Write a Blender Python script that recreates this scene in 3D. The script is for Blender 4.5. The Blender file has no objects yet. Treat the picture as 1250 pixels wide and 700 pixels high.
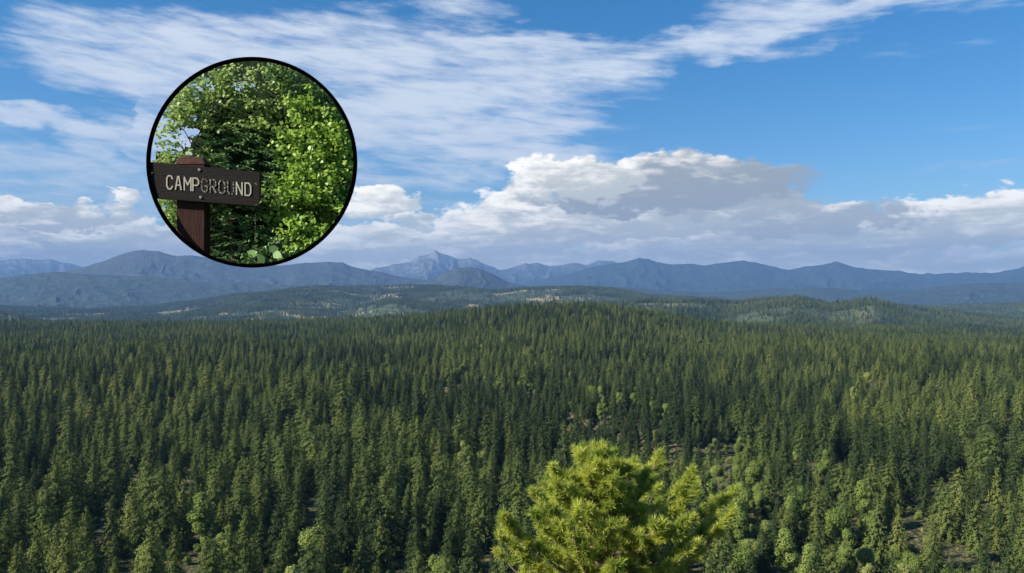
import bpy, math, random
import numpy as np
R = math.radians
S = bpy.context.scene
COL = S.collection

# ------------------------------------------------------------------ camera
HC = 90.0            # eye height above the forest plain
F = 981.0            # focal length in photo pixels (photo 1250 x 700)
HOR = 362.0          # photo row of the horizon
cam_d = bpy.data.cameras.new('camera'); cam = bpy.data.objects.new('camera', cam_d); COL.objects.link(cam)
cam.location = (0, 0, HC); cam.rotation_euler = (R(90), 0, 0)
cam_d.sensor_width = 36; cam_d.lens = 36 * F / 1250; cam_d.shift_y = (HOR - 350) / 1250
cam_d.clip_start = 0.1; cam_d.clip_end = 200000
S.camera = cam

# ------------------------------------------------------------------ light and exposure
SUN = np.array([-0.84, -0.32, 0.58]); SUN /= np.linalg.norm(SUN)
sd = bpy.data.lights.new('sun', 'SUN'); sd.energy = 5.0; sd.angle = R(0.5); sd.color = (1.0, 0.94, 0.84)
so = bpy.data.objects.new('sun', sd); COL.objects.link(so)
from mathutils import Vector
so.rotation_euler = Vector(SUN).to_track_quat('Z', 'Y').to_euler()
S.view_settings.view_transform = 'Standard'; S.view_settings.look = 'None'
S.view_settings.exposure = 0.95; S.view_settings.gamma = 1.0
try: S.view_settings.use_curve_mapping = False
except Exception: pass

# ------------------------------------------------------------------ tiny node language
class G:
    def __init__(s, nt): s.nt = nt
    def new(s, t, **k):
        n = s.nt.nodes.new(t)
        for a, b in k.items(): setattr(n, a, b)
        return n
    def put(s, sock, v):
        if isinstance(v, E): s.nt.links.new(v.s, sock)
        elif v is not None: sock.default_value = v
    def m(s, op, a, b=None, c=None, clamp=False):
        n = s.new('ShaderNodeMath', operation=op, use_clamp=clamp)
        s.put(n.inputs[0], a); s.put(n.inputs[1], b)
        if c is not None: s.put(n.inputs[2], c)
        return E(s, n.outputs[0])
    def vm(s, op, a, b=None, out=0):
        n = s.new('ShaderNodeVectorMath', operation=op)
        s.put(n.inputs[0], a)
        if b is not None:
            if op == 'SCALE': s.put(n.inputs[3], b)
            else: s.put(n.inputs[1], b)
        return E(s, n.outputs[out])
    def xyz(s, x, y, z=0.0):
        n = s.new('ShaderNodeCombineXYZ'); s.put(n.inputs[0], x); s.put(n.inputs[1], y); s.put(n.inputs[2], z)
        return E(s, n.outputs[0])
    def sep(s, v):
        n = s.new('ShaderNodeSeparateXYZ'); s.put(n.inputs[0], v); return [E(s, o) for o in n.outputs]
    def noise(s, v, scale, detail=4, rough=0.55, dist=0.0, color=False, lac=2.0):
        n = s.new('ShaderNodeTexNoise'); n.noise_dimensions = '3D'
        s.put(n.inputs['Vector'], v); s.put(n.inputs['Scale'], scale); s.put(n.inputs['Detail'], detail)
        s.put(n.inputs['Roughness'], rough); s.put(n.inputs['Distortion'], dist); s.put(n.inputs['Lacunarity'], lac)
        return E(s, n.outputs['Color' if color else 0])
    def ss(s, v, a, b, lo=0.0, hi=1.0):
        n = s.new('ShaderNodeMapRange', interpolation_type='SMOOTHSTEP')
        s.put(n.inputs[0], v); s.put(n.inputs[1], a); s.put(n.inputs[2], b); s.put(n.inputs[3], lo); s.put(n.inputs[4], hi)
        return E(s, n.outputs[0])
    def mix(s, f, a, b):
        n = s.new('ShaderNodeMix', data_type='RGBA')
        s.put(n.inputs[0], f)
        for sock, v in ((n.inputs[6], a), (n.inputs[7], b)):
            s.put(sock, v if isinstance(v, E) else (*v, 1.0))
        return E(s, n.outputs[2])
class E:
    def __init__(s, g, so): s.g = g; s.s = so
    def __add__(a, b): return a.g.m('ADD', a, b)
    __radd__ = __add__
    def __sub__(a, b): return a.g.m('SUBTRACT', a, b)
    def __rsub__(a, b): return a.g.m('SUBTRACT', b, a)
    def __mul__(a, b): return a.g.m('MULTIPLY', a, b)
    __rmul__ = __mul__
    def __truediv__(a, b): return a.g.m('DIVIDE', a, b)

# ------------------------------------------------------------------ sky with clouds (world, by true direction)
W = bpy.data.worlds.new('World'); S.world = W; W.use_nodes = True
g = G(W.node_tree); W.node_tree.nodes.clear()
tc = g.new('ShaderNodeTexCoord'); d = E(g, tc.outputs['Generated'])
dx, dy, dz = g.sep(d)
az = g.m('ARCTAN2', dx, dy); U = az * F
el = g.m('ARCSINE', dz); V = el * F
def UV(px, py):
    a = math.atan((px - 625) / F); return a * F, math.atan((HOR - py) / F * math.cos(a)) * F
sky = g.new('ShaderNodeTexSky', sky_type='NISHITA'); sky.sun_disc = False
sky.sun_elevation = math.asin(SUN[2]); sky.sun_rotation = math.atan2(SUN[0], SUN[1])
sky.altitude = 700; sky.air_density = 1.0; sky.dust_density = 0.25; sky.ozone_density = 2.2
base = E(g, sky.outputs[0])
hs = g.new('ShaderNodeHueSaturation'); g.put(hs.inputs['Saturation'], 1.42); g.put(hs.inputs['Color'], base); base = E(g, hs.outputs[0])
P0 = g.xyz(U, V)
# warped coordinate for ragged cloud outlines
wn = g.vm('SUBTRACT', g.noise(g.xyz(U * 0.010, V * 0.022), 1.0, 5, 0.6, color=True), (0.5, 0.5, 0.5))
Pw = g.vm('ADD', P0, g.vm('MULTIPLY', wn, (150.0, 62.0, 0.0)))
wn2 = g.vm('SUBTRACT', g.noise(g.xyz(U * 0.016, V * 0.030), 1.3, 6, 0.62, color=True), (0.5, 0.5, 0.5))
Pc = g.vm('ADD', P0, g.vm('MULTIPLY', wn2, (95.0, 55.0, 0.0)))
def blobs(P, lst):
    tot = None
    for (px, py, sx, sy, w) in lst:
        u, v = UV(px, py)
        q = g.vm('MULTIPLY', g.vm('SUBTRACT', P, (u, v, 0.0)), (1 / sx, 1 / sy, 0.0))
        r2 = g.vm('DOT_PRODUCT', q, q, out=1)
        b = g.m('SUBTRACT', 1.0, r2, clamp=True)
        tot = b * w if tot is None else g.m('MULTIPLY_ADD', b, w, tot)
    return tot
CIR = [(212,155,44,40,2.2),(300,105,30,20,1.5),(235,58,190,46,0.9),(110,80,140,34,0.6),(470,70,250,60,0.95),(420,130,240,70,0.9),(640,100,190,65,1.0),(560,165,250,46,0.95),  # leading blobs are added cloud that whitens the gaps inside the ring
       (700,75,150,30,0.6),(850,52,110,22,0.8),(950,25,120,46,1.0),(1130,8,170,16,0.45),(1140,60,90,8,0.25),(560,8,90,20,0.45),
       (20,134,75,12,0.9),(128,162,50,22,0.9),(60,196,200,26,0.75),(60,232,130,18,0.6),(155,241,28,11,0.9),(250,125,150,32,0.7),(120,170,180,40,0.25),
       (480,205,260,34,0.6),(690,192,90,12,0.5),(380,250,230,50,0.5),(20,280,200,40,0.5),(1200,165,120,12,0.12),(1190,203,60,10,0.15)]
CUM = [(800,225,190,46,1.1),(700,222,110,34,0.7),(640,262,150,46,1.0),(900,262,150,30,0.8),(700,300,260,40,0.9),(950,290,260,48,1.0),
       (1100,300,220,40,0.8),(1195,258,95,30,1.15),(1115,272,60,26,0.7),(460,246,58,24,1.0),(500,290,170,38,0.8),(400,290,120,34,0.6),
       (50,262,110,26,0.9),(60,300,240,44,0.9),(230,300,160,32,0.8),(1245,300,60,30,0.2),(620,330,900,26,0.45),(1200,235,60,14,.5)]
# --- cirrus
st = g.noise(g.xyz(U * 0.0055 + V * 0.004, V * 0.034), 1.0, 9, 0.62, 0.35)
st2 = g.noise(g.xyz(U * 0.020, V * 0.11 + U * 0.012), 1.0, 7, 0.6, 0.25)
cm = blobs(Pw, CIR)
front = g.ss(dy, -0.1, 0.35)
rest = g.ss(g.noise(g.xyz(U * 0.003, V * 0.012), 1.0, 3), 0.5, 0.75) * (1.0 - front)
cir = g.ss(g.m('MINIMUM', cm + rest, 0.95) * 0.78 + (st - 0.5) * 2.1 + (st2 - 0.5) * 1.0, 0.02, 1.06)
cir = cir * g.ss(cm + rest, 0.0, 0.25)
CIRC = (5.9, 6.4, 7.1)
col = g.mix(cir * 0.9, base, CIRC)
# --- cumulus: separate cloud bodies, far and low ones first, each with a ragged rim, a lit crown and a grey base
n_big = g.noise(g.xyz(U * 0.014, V * 0.028), 1.0, 3, 0.5)
n_med = g.noise(g.xyz(U * 0.030, V * 0.060), 1.0, 8, 0.62, 0.2)
n_sh = g.noise(g.xyz(U * 0.018 + 7.0, V * 0.075 + 3.0), 1.0, 7, 0.62, 0.3)
ragged = (n_big - 0.5) * 1.5 + (n_med - 0.5) * 3.0
relief = (n_sh - 0.5) * 3.2 + (n_med - 0.5) * 1.6
band = g.ss(V, 105.0, 15.0)
streak = g.noise(g.xyz(U * 0.008, V * 0.07), 1.0, 7, 0.6, 0.3)
col = g.mix(g.m('MULTIPLY', band * g.ss(streak, 0.3, 0.6), 0.85, clamp=True), col, g.mix(g.ss(streak, 0.42, 0.62), (6.8, 7.2, 6.4), (11.5, 11.1, 9.6)))
BOD = [(980,312,330,26,.85,.3),(700,312,260,30,.85,.25),(240,312,260,26,.9,.45),(30,300,150,36,.95,.6),(1210,318,130,16,.6,.4),(1060,288,200,26,.9,.4),
       (560,300,120,34,.9,.35),(430,296,110,28,.95,.2),(870,292,190,28,.9,.4),(650,280,120,34,.95,.35),(160,290,110,22,.9,.35),(55,262,105,17,.95,.45),
       (155,242,26,9,.9,.1),(465,249,50,19,1,.15),(500,268,36,10,.8,.3),(1205,258,115,26,1,.12),(1115,272,50,16,.95,.3),(960,268,150,22,.95,.7),
       (640,262,100,34,.95,.2),(745,268,190,30,.95,.45),(900,250,110,22,.9,.7),(800,228,190,38,1.0,.95),(700,218,100,30,.98,.35)]
WHT = (12.0, 11.3, 9.8); GRY = (3.0, 3.2, 3.1); MID = (6.8, 6.9, 6.0)
for (bx, by, bsx, bsy, op, gr) in BOD:
    u, v = UV(bx, by)
    q_ = g.vm('MULTIPLY', g.vm('SUBTRACT', Pc, (u, v, 0.0)), (1 / bsx, 1 / bsy, 0.0)); r2 = g.vm('DOT_PRODUCT', q_, q_, out=1)
    qx_, qy_, _ = g.sep(q_)
    a_ = g.ss(g.m('SUBTRACT', 1.0, r2) + ragged * 0.6, 0.02, 0.44 if bsx < 220 else 0.7)
    li = qy_ * 0.62 - qx_ * 0.42 + relief * 0.85
    sh_ = g.ss(li, -0.55 + 0.5 * gr, 0.55 + 0.75 * gr)
    lowc = g.mix(gr, MID, GRY)
    col = g.mix(a_ * op, col, g.mix(sh_, lowc, WHT))
# pale air right above the horizon
col = g.mix(g.ss(V, 70.0, 0.0) * 0.25, col, (8.0, 8.0, 7.6))
bg = g.new('ShaderNodeBackground'); g.put(bg.inputs[0], col); g.put(bg.inputs[1], 0.072)
wo = g.new('ShaderNodeOutputWorld'); W.node_tree.links.new(bg.outputs[0], wo.inputs[0])

# ------------------------------------------------------------------ helpers
rng = np.random.default_rng(7)
_perm = np.random.default_rng(3).integers(0, 2**31, 1 << 16)
def _h(ix, iy, s):
    return (_perm[(ix * 73856093 ^ iy * 19349663 ^ s * 83492791) & 0xFFFF] & 0xFFFFFF) / float(0xFFFFFF)
def vnoise(x, y, s=0):
    ix = np.floor(x).astype(np.int64); iy = np.floor(y).astype(np.int64)
    fx = x - ix; fy = y - iy; fx = fx*fx*fx*(fx*(fx*6-15)+10); fy = fy*fy*fy*(fy*(fy*6-15)+10)
    a = _h(ix, iy, s); b = _h(ix+1, iy, s); c = _h(ix, iy+1, s); d_ = _h(ix+1, iy+1, s)
    return (a*(1-fx)+b*fx)*(1-fy) + (c*(1-fx)+d_*fx)*fy
def fbm(x, y, o=4, s=0, gain=0.5):
    t = 0; a = 1; n = 0
    for i in range(o):
        t = t + a * vnoise(x, y, s + i * 17); n += a; a *= gain; x = x * 2.03 + 11.3; y = y * 2.03 - 7.1
    return t / n
def ridged(x, y, o=5, s=0):
    t = 0; a = 1; n = 0; w = 1
    for i in range(o):
        v = 1 - abs(2 * vnoise(x, y, s + i * 31) - 1); v = v * v
        t = t + a * v * w; n += a; w = np.clip(v * 1.6, 0.2, 1); a *= 0.5; x = x * 2.1 + 3.7; y = y * 2.1 + 1.9
    return t / n
def sstep(a, b, x):
    t = np.clip((x - a) / (b - a), 0, 1); return t * t * (3 - 2 * t)
def tag(o, label=None, cat=None, group=None, kind=None):
    for k, v in (('label', label), ('category', cat), ('group', group), ('kind', kind)):
        if v: o[k] = v
    return o
def mesh_obj(name, verts, faces, mat=None, parent=None, smooth=False, link=True):
    me = bpy.data.meshes.new(name)
    verts = np.asarray(verts, dtype=np.float32)
    if isinstance(faces, np.ndarray):
        k = faces.shape[1]; nf = len(faces)
        me.vertices.add(len(verts)); me.vertices.foreach_set('co', verts.ravel())
        me.loops.add(nf * k); me.loops.foreach_set('vertex_index', faces.astype(np.int32).ravel())
        me.polygons.add(nf); me.polygons.foreach_set('loop_start', np.arange(0, nf * k, k, dtype=np.int32))
        me.update(calc_edges=True)
    else:
        me.from_pydata([tuple(map(float, v)) for v in verts], [], faces)
    if smooth: me.polygons.foreach_set('use_smooth', [True] * len(me.polygons))
    if mat: me.materials.append(mat)
    o = bpy.data.objects.new(name, me)
    if link: COL.objects.link(o)
    if parent: o.parent = parent
    return o
def empty(name, loc=(0, 0, 0)):
    o = bpy.data.objects.new(name, None); o.location = loc; o.empty_display_size = 0.5; COL.objects.link(o); return o
def material(name, fn, rough=0.9, trans=0.0, spec=0.2, bump=None):
    m = bpy.data.materials.new(name); m.use_nodes = True; nt = m.node_tree
    q = G(nt); b = nt.nodes['Principled BSDF']; out = nt.nodes['Material Output']
    c = fn(q)
    q.put(b.inputs['Base Color'], c if isinstance(c, E) else (*c, 1.0)); b.inputs['Roughness'].default_value = rough
    b.inputs['Specular IOR Level'].default_value = spec
    if bump:
        hgt, dist, st_ = bump(q)
        n = q.new('ShaderNodeBump'); q.put(n.inputs['Height'], hgt); n.inputs['Distance'].default_value = dist; n.inputs['Strength'].default_value = st_
        nt.links.new(n.outputs[0], b.inputs['Normal'])
    if trans:
        t = q.new('ShaderNodeBsdfTranslucent'); q.put(t.inputs[0], c if isinstance(c, E) else (*c, 1.0))
        mx = q.new('ShaderNodeMixShader'); mx.inputs[0].default_value = trans
        nt.links.new(b.outputs[0], mx.inputs[1]); nt.links.new(t.outputs[0], mx.inputs[2]); nt.links.new(mx.outputs[0], out.inputs[0])
    return m
def wpos(q): return E(q, q.new('ShaderNodeNewGeometry').outputs['Position'])
def opos(q): return E(q, q.new('ShaderNodeTexCoord').outputs['Object'])
def oinfo(q, k): return E(q, q.new('ShaderNodeObjectInfo').outputs[k])
def P(px, py, Y): return np.array([(px - 625) / F * Y, Y, HC + (HOR - py) / F * Y])
def prof(lst, t):    # t = tan(azimuth) -> photo row, smooth interpolation
    xs = (np.array([a for a, _ in lst]) - 625) / F; ys = np.array([b for _, b in lst], float)
    return np.interp(t, xs, ys)

# ------------------------------------------------------------------ terrain height
CREST = [(-300,398),(0,396),(200,396),(330,394),(450,389),(520,385),(580,379),(630,376),(680,375),(730,376),(780,382),(830,389),(900,396),(1000,399),(1250,406),(1500,410)]
FOOT3 = [(-300,388),(100,390),(200,384),(250,377),(330,370),(420,377),(480,366),(540,370),(600,376),(700,374),(800,376),(1250,396),(1500,396)]
FOOT1 = [(-300,378),(0,381),(20,383),(45,392),(90,402),(560,402),(640,385),(700,373),(780,367),(850,366),(900,368),(945,362),(975,361),(1010,369),(1040,366),(1065,363),(1100,371),(1150,379),(1200,385),(1250,390),(1500,395)]
FOOT2 = [(-300,376),(0,374),(100,378),(180,374),(240,367),(290,359),(335,356),(380,350),(440,350),(500,348),(540,350),(575,352),(605,355),(640,352),(700,350),(745,352),(790,360),(860,364),(930,369),(1000,376),(1100,376),(1180,372),(1250,370),(1500,370)]
DRAWS = [(75, 420, 30, 560, 34, 20), (30, 560, -75, 760, 40, 20), (-75, 760, -260, 900, 44, 16), (60, 430, 190, 520, 22, 7), (-330, 560, -200, 640, 28, 8), (380, 700, 520, 900, 30, 9)]
def height(x, y):
    x = np.asarray(x, float); y = np.asarray(y, float)
    yy = np.maximum(y, 60.0); t = np.clip(x / yy, -1.2, 1.2)
    h = (fbm(x / 230, y / 330, 4, 5) - 0.5) * 34 * sstep(180, 650, y)
    for (ax, ay, bx, by, wd_, dp) in DRAWS:      # shallow stream draws through the stand
        vx, vy = bx - ax, by - ay; k = np.clip(((x - ax) * vx + (y - ay) * vy) / (vx * vx + vy * vy), 0, 1)
        dd = np.hypot(x - ax - k * vx, y - ay - k * vy) + (fbm(x / 60, y / 60, 2, 61) - .5) * 30
        h = h - dp * np.exp(-(dd / wd_) ** 2)
    # the shallow draw that crosses the middle of the forest
    crest_y = 2300 + 400 * (fbm(t * 4 + 3, t * 0, 2, 9) - 0.5) - 750 * np.exp(-((t - 0.06) / 0.17) ** 2)
    zc = HC - (prof(CREST, t) - HOR) / F * crest_y - 16
    up = sstep(0, 1, (y - 850) / (crest_y - 850))
    down = sstep(0, 1, (y - crest_y - 60) / 1100)
    h = h * (1 - 0.6 * up) + zc * up * (1 - down) + (-85) * down
    for L, yc, wf, wb, off in ((FOOT1, 4300, 1500, 1200, 14), (FOOT3, 5800, 1300, 900, 12), (FOOT2, 7800, 3000, 1500, 8)):
        yc2 = yc * (1 + 0.22 * (fbm(t * 7 + yc, t * 0 + 2, 3, 21) - 0.5))
        zt = HC - (prof(L, t) - HOR) / F * yc2 - off
        a = np.clip((y - (yc2 - wf)) / wf, 0, 1); b = np.clip(((yc2 + wb) - y) / wb, 0, 1)
        f = np.minimum(a, b); f = f * f * (3 - 2 * f)
        rough_ = (ridged(x / 900, y / 900, 4, int(yc) % 97) - 0.45) * 60 * (1 - f) * np.minimum(1, f * 4)
        h = np.maximum(h, -85 + (zt + 85) * f + rough_)
    # the viewpoint hill under the camera
    hill = 88.3 - np.maximum(0, np.hypot(x * 0.35, np.maximum(y, 0)) - 3.0) * 0.55 + (fbm(x / 9, y / 9, 3, 2) - 0.5) * 1.6 * sstep(2, 12, np.hypot(x, y))
    hill = np.where(y < 0, np.minimum(88.3, hill + 0.0), hill)
    return np.maximum(h, hill)

# ground sheet: polar grid reaching the horizon
def ground_sheet():
    rr = np.concatenate([[0.0], np.geomspace(2, 600, 90), np.geomspace(610, 12000, 260), np.geomspace(12500, 33000, 14)])
    aa = np.concatenate([np.linspace(-180, -42, 40)[:-1], np.linspace(-42, 42, 420), np.linspace(42, 180, 40)[1:-1]])
    A, Rr = np.meshgrid(np.radians(aa), rr); X = Rr * np.sin(A); Y = Rr * np.cos(A)
    Z = height(X, Y); far = sstep(10500, 12500, Rr); Z = Z * (1 - far) + (-60) * far
    V_ = np.stack([X, Y, Z], -1).reshape(-1, 3); n = len(aa); m = len(rr)
    i, j = np.meshgrid(np.arange(m - 1), np.arange(n), indexing='ij'); j2 = (j + 1) % n
    Fc = np.stack([i * n + j, (i + 1) * n + j, (i + 1) * n + j2, i * n + j2], -1).reshape(-1, 4)
    return V_, Fc
def ground_col(q):
    p = wpos(q); x, y, z = q.sep(p)
    n1 = q.noise(p, 0.05, 6, 0.65); n2 = q.noise(p, 0.6, 4, 0.6)
    c = q.mix(q.ss(n1, 0.38, 0.62), (0.018, 0.030, 0.010), (0.060, 0.070, 0.028))
    c = q.mix(q.ss(n2, 0.48, 0.60) * 0.7, c, (0.25, 0.18, 0.095))
    # open ground of the far foothills: meadow, scrub and bare tan bluffs
    far = q.ss(y, 2900.0, 3600.0)
    n3 = q.noise(p, 0.0022, 7, 0.62); n4 = q.noise(p, 0.012, 6, 0.7)
    c2 = q.mix(q.ss(n4, 0.35, 0.6), (0.030, 0.052, 0.022), (0.075, 0.095, 0.038))
    c2 = q.mix(q.ss(n3 + (n4 - 0.5) * 0.4, 0.53, 0.61) * q.ss(x, 1000.0, 350.0, 0.12, 0.95), c2, (0.36, 0.27, 0.13))
    return q.mix(far, c, c2)
M_ground = material('forest_floor', ground_col, 0.95, bump=lambda q: (q.noise(wpos(q), 0.25, 5, 0.7), 1.5, 0.8))
V_, Fc = ground_sheet()
tag(mesh_obj('ground', V_, Fc, M_ground, smooth=True), kind='structure')

# ------------------------------------------------------------------ mountain ranges
def mountain_mat(name, forest, rock, lo, hi, fs, rockw=1.0):
    def fn(q):
        p = wpos(q); x, y, z = q.sep(p)
        n = q.noise(p, fs, 8, 0.68); n2 = q.noise(p, fs * 6, 6, 0.7)
        hgt = q.ss(z + (n - 0.5) * 900.0, lo, hi)
        nz = q.sep(E(q, q.new('ShaderNodeNewGeometry').outputs['Normal']))[2]
        steep = q.ss(nz, 0.93, 0.72)
        f = q.m('MULTIPLY', hgt * 0.8 + q.ss(n2, 0.5, 0.62) * 0.45, 0.5 + steep * 0.8, clamp=True) if rockw else hgt
        f = q.m('MULTIPLY', f, rockw, clamp=True)
        c = q.mix(q.ss(n2, 0.35, 0.65), forest, tuple(v * 1.7 for v in forest))
        return q.mix(f, c, rock)
    return material(name, fn, 0.95, bump=lambda q: (q.noise(wpos(q), fs * 4, 8, 0.7), 60.0, 0.8))
def mountain(name, lst, Y, depth, mat, seed, rough=0.25, jag=1.5, base=-80, n=1100, back=0.5, gul=9.0):
    x0, x1 = lst[0][0], lst[-1][0]
    t = np.linspace((x0 - 625) / F, (x1 - 625) / F, n); m = 110
    s = np.linspace(-1, back, m)                     # -1 foot facing the camera, 0 crest
    T, Sx = np.meshgrid(t, s)
    py = prof(lst, T); jg = (ridged(T * 26 + Sx * 1.5, Sx * 2.5 + seed, 5, seed) - 0.42) * 2.2 * jag * Y / F
    crest = HC + (HOR - py) / F * Y
    a = np.where(Sx < 0, 1 + Sx, 1 - Sx / back)
    a = np.clip(a, 0, 1)
    fall = a ** 1.15
    wx = T * gul + (fbm(T * 5, Sx * 2, 3, seed + 3) - 0.5) * 1.6
    YR = Y + Sx * depth; ww = depth / 3.2
    qx = T * Y / ww + (fbm(T * Y / ww, YR / ww, 3, seed + 3) - 0.5) * 1.3; qy = YR / ww * 0.8 + (fbm(T * Y / ww + 9, YR / ww, 3, seed + 5) - 0.5) * 1.3
    rg = 0.6 * ridged(qx, qy, 6, seed + 40) + 0.4 * ridged(qx * 2.7 + 5, qy * 2.7, 5, seed + 70)
    hgt = fall - (1 - rg) * rough * np.sin(np.pi * np.clip(a, 0, 1)) ** 0.7 * 1.3
    hgt = hgt + 0.05 * (fbm(T * 80, Sx * 14, 4, seed + 9) - 0.5) * (1 - a) * 2
    jg = jg * np.clip(a, 0, 1) ** 3
    edge = np.clip(np.minimum((T - t[0]), (t[-1] - T)) / 0.02, 0, 1)
    YY = Y + Sx * depth; XX = T * (Y + Sx * depth * 0.0) * np.where(Sx < 0, 1 + Sx * depth / Y, 1)
    Z = base + (crest - base) * hgt + jg - 300 * (1 - edge) - 20 * (a < 0.001)
    V_ = np.stack([XX, YY, Z], -1).reshape(-1, 3)
    i, j = np.meshgrid(np.arange(m - 1), np.arange(n - 1), indexing='ij')
    Fc = np.stack([i * n + j, i * n + j + 1, (i + 1) * n + j + 1, (i + 1) * n + j], -1).reshape(-1, 4)
    return tag(mesh_obj(name, V_, Fc, mat, smooth=True), kind='structure')
M_far = mountain_mat('far_rock', (0.022, 0.034, 0.03), (0.30, 0.27, 0.25), 600, 1500, 0.0008, 0.75)
M_mid = mountain_mat('mid_slope', (0.018, 0.030, 0.024), (0.13, 0.115, 0.10), 900, 2000, 0.0009, 0.3)
M_brown = mountain_mat('brown_slope', (0.030, 0.040, 0.034), (0.13, 0.10, 0.075), 250, 1100, 0.0010, 0.35)
M_foot = mountain_mat('near_slope', (0.024, 0.038, 0.026), (0.16, 0.13, 0.10), 150, 600, 0.0014, 0.35)
mountain('far_mountains', [(-300,322),(-150,316),(0,317),(30,316),(62,312),(85,320),(100,325),(250,326),(330,324),(400,327),(455,327),(480,323),(500,317),(512,309),(530,305),(546,307),(558,313),(575,314),(590,320),(608,328),(618,327),(640,320),(655,317),(668,321),(685,320),(700,317),(715,320),(740,318),(765,320),(830,335),(900,340)], 27000, 7000, M_far, 14, 0.50, 3.0, gul=30)
mountain('blue_mountains', [(600,352),(640,345),(690,334),(720,326),(745,320),(765,317),(780,313),(800,317),(820,320),(845,320),(860,323),(880,320),(905,318),(925,320),(945,325),(965,328),(985,325),(1010,320),(1025,319),(1045,324),(1070,327),(1100,330),(1130,334),(1160,331),(1180,333),(1210,332),(1230,328),(1250,325),(1330,318),(1500,325)], 21000, 8000, M_mid, 23, 0.30, 1.8, gul=26)
mountain('brown_mountains', [(-300,345),(-100,342),(0,340),(60,334),(100,327),(118,321),(135,315),(150,309),(165,304),(175,303),(195,306),(215,311),(235,310),(250,313),(270,316),(300,321),(340,324),(370,320),(400,318),(418,320),(430,324),(455,329),(480,336),(540,344),(600,350)], 15500, 6000, M_brown, 37, 0.28, 1.1, gul=24)
mountain('dome_mountain', [(480,356),(510,347),(530,339),(545,331),(558,327),(575,325),(588,328),(600,333),(620,343),(650,350),(700,356)], 13000, 2600, M_brown, 51, 0.26, 0.8, gul=34, n=300)
mountain('front_mountains', [(-300,350),(-100,342),(0,338),(50,332),(80,331),(120,334),(200,338),(260,344),(330,346),(400,349),(470,353),(560,358)], 11500, 3600, M_foot, 63, 0.26, 0.9, gul=24)
mountain('low_mountains', [(640,362),(700,352),(740,349),(800,353),(870,356),(940,352),(1000,350),(1060,355),(1120,352),(1180,346),(1250,344),(1320,340),(1500,345)], 12500, 3500, M_foot, 77, 0.26, 0.9, gul=24)

# ------------------------------------------------------------------ foliage materials
def leafmat(name, cols, trans=0.12, nscale=0.004, amt=0.5):
    def fn(q):
        r = oinfo(q, 'Random'); loc = oinfo(q, 'Location')
        n = q.noise(loc, nscale, 5, 0.65)
        f = q.m('ADD', q.ss(n, 0.38, 0.62) * amt, q.m('POWER', r, 1.3) * (1 - amt), clamp=True)
        c = q.mix(q.ss(f, 0.0, 0.5), cols[0], cols[1]); c = q.mix(q.ss(f, 0.5, 1.0), c, cols[2])
        l = q.noise(opos(q), 0.9, 3, 0.6)
        c2 = q.vm('SCALE', c, 0.72 + l * 0.55)
        return c2
    return material(name, fn, 0.85, trans, 0.06)
M_con = leafmat('conifer_needles', [(0.060, 0.088, 0.026), (0.108, 0.138, 0.036), (0.170, 0.185, 0.048)])
M_dark_shade = leafmat('dark_and_shade_needles', [(0.026, 0.044, 0.017), (0.046, 0.070, 0.023), (0.074, 0.098, 0.030)])  # darker needles: shadow patches painted by tree kind, also mixed in at random
M_dec = leafmat('broad_leaves', [(0.12, 0.17, 0.036), (0.18, 0.23, 0.052), (0.27, 0.30, 0.09)], amt=0.2)
M_bark = material('bark', lambda q: q.mix(q.noise(opos(q), 6.0, 5, 0.7), (0.10, 0.065, 0.045), (0.21, 0.15, 0.11)), 0.95)
M_deadwood = material('dead_wood', lambda q: q.mix(q.noise(opos(q), 3.0, 5, 0.7), (0.22, 0.19, 0.16), (0.38, 0.34, 0.30)), 0.95)

def tris_at(c, size, rs, out=None, k=3):
    """k random leaf-clump triangles round each centre c (n,3)"""
    n = len(c); c = np.repeat(c, k, 0) + rs.normal(0, size * 0.55, (n * k, 3))
    a = rs.normal(0, 1, (n * k, 3)); a /= np.linalg.norm(a, axis=1)[:, None] + 1e-9
    if out is not None:
        o = np.repeat(out, k, 0) + np.array([0, 0, 0.45]) + rs.normal(0, 0.30, (n * k, 3)); o /= np.linalg.norm(o, axis=1)[:, None]
        a = a - o * np.sum(a * o, axis=1)[:, None]; a /= np.linalg.norm(a, axis=1)[:, None] + 1e-9
        b = np.cross(a, o)
    else: b = np.cross(a, rs.normal(0, 1, (n * k, 3)))
    b = b + 0; b /= np.linalg.norm(b, axis=1)[:, None] + 1e-9
    s = (size * rs.uniform(0.6, 1.3, n * k))[:, None]
    v = np.stack([c - a * s * 0.5 - b * s * 0.42, c - a * s * 0.5 + b * s * 0.42, c + a * s * 0.9], 1)
    return v
def soup(parts):
    v = np.concatenate(parts, 0); n = len(v)
    return v.reshape(-1, 3), np.arange(n * 3).reshape(n, 3)
def tube(pts, rads, k=7):
    pts = np.asarray(pts, float); V_ = []; n = len(pts)
    for i, p in enumerate(pts):
        d_ = pts[min(i + 1, n - 1)] - pts[max(i - 1, 0)]; d_ /= np.linalg.norm(d_) + 1e-9
        u = np.cross(d_, [0.3, 0.9, 0.2]); u /= np.linalg.norm(u); w = np.cross(d_, u)
        for j in range(k):
            a = 2 * math.pi * j / k; V_.append(p + (u * math.cos(a) + w * math.sin(a)) * rads[i])
    Fc = [[i * k + j, i * k + (j + 1) % k, (i + 1) * k + (j + 1) % k, (i + 1) * k + j] for i in range(n - 1) for j in range(k)]
    return np.array(V_), np.array(Fc)
def joinq(lst):
    vs, fs, o = [], [], 0
    for v, f in lst: vs.append(v); fs.append(f + o); o += len(v)
    return np.concatenate(vs), np.concatenate(fs)

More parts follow.
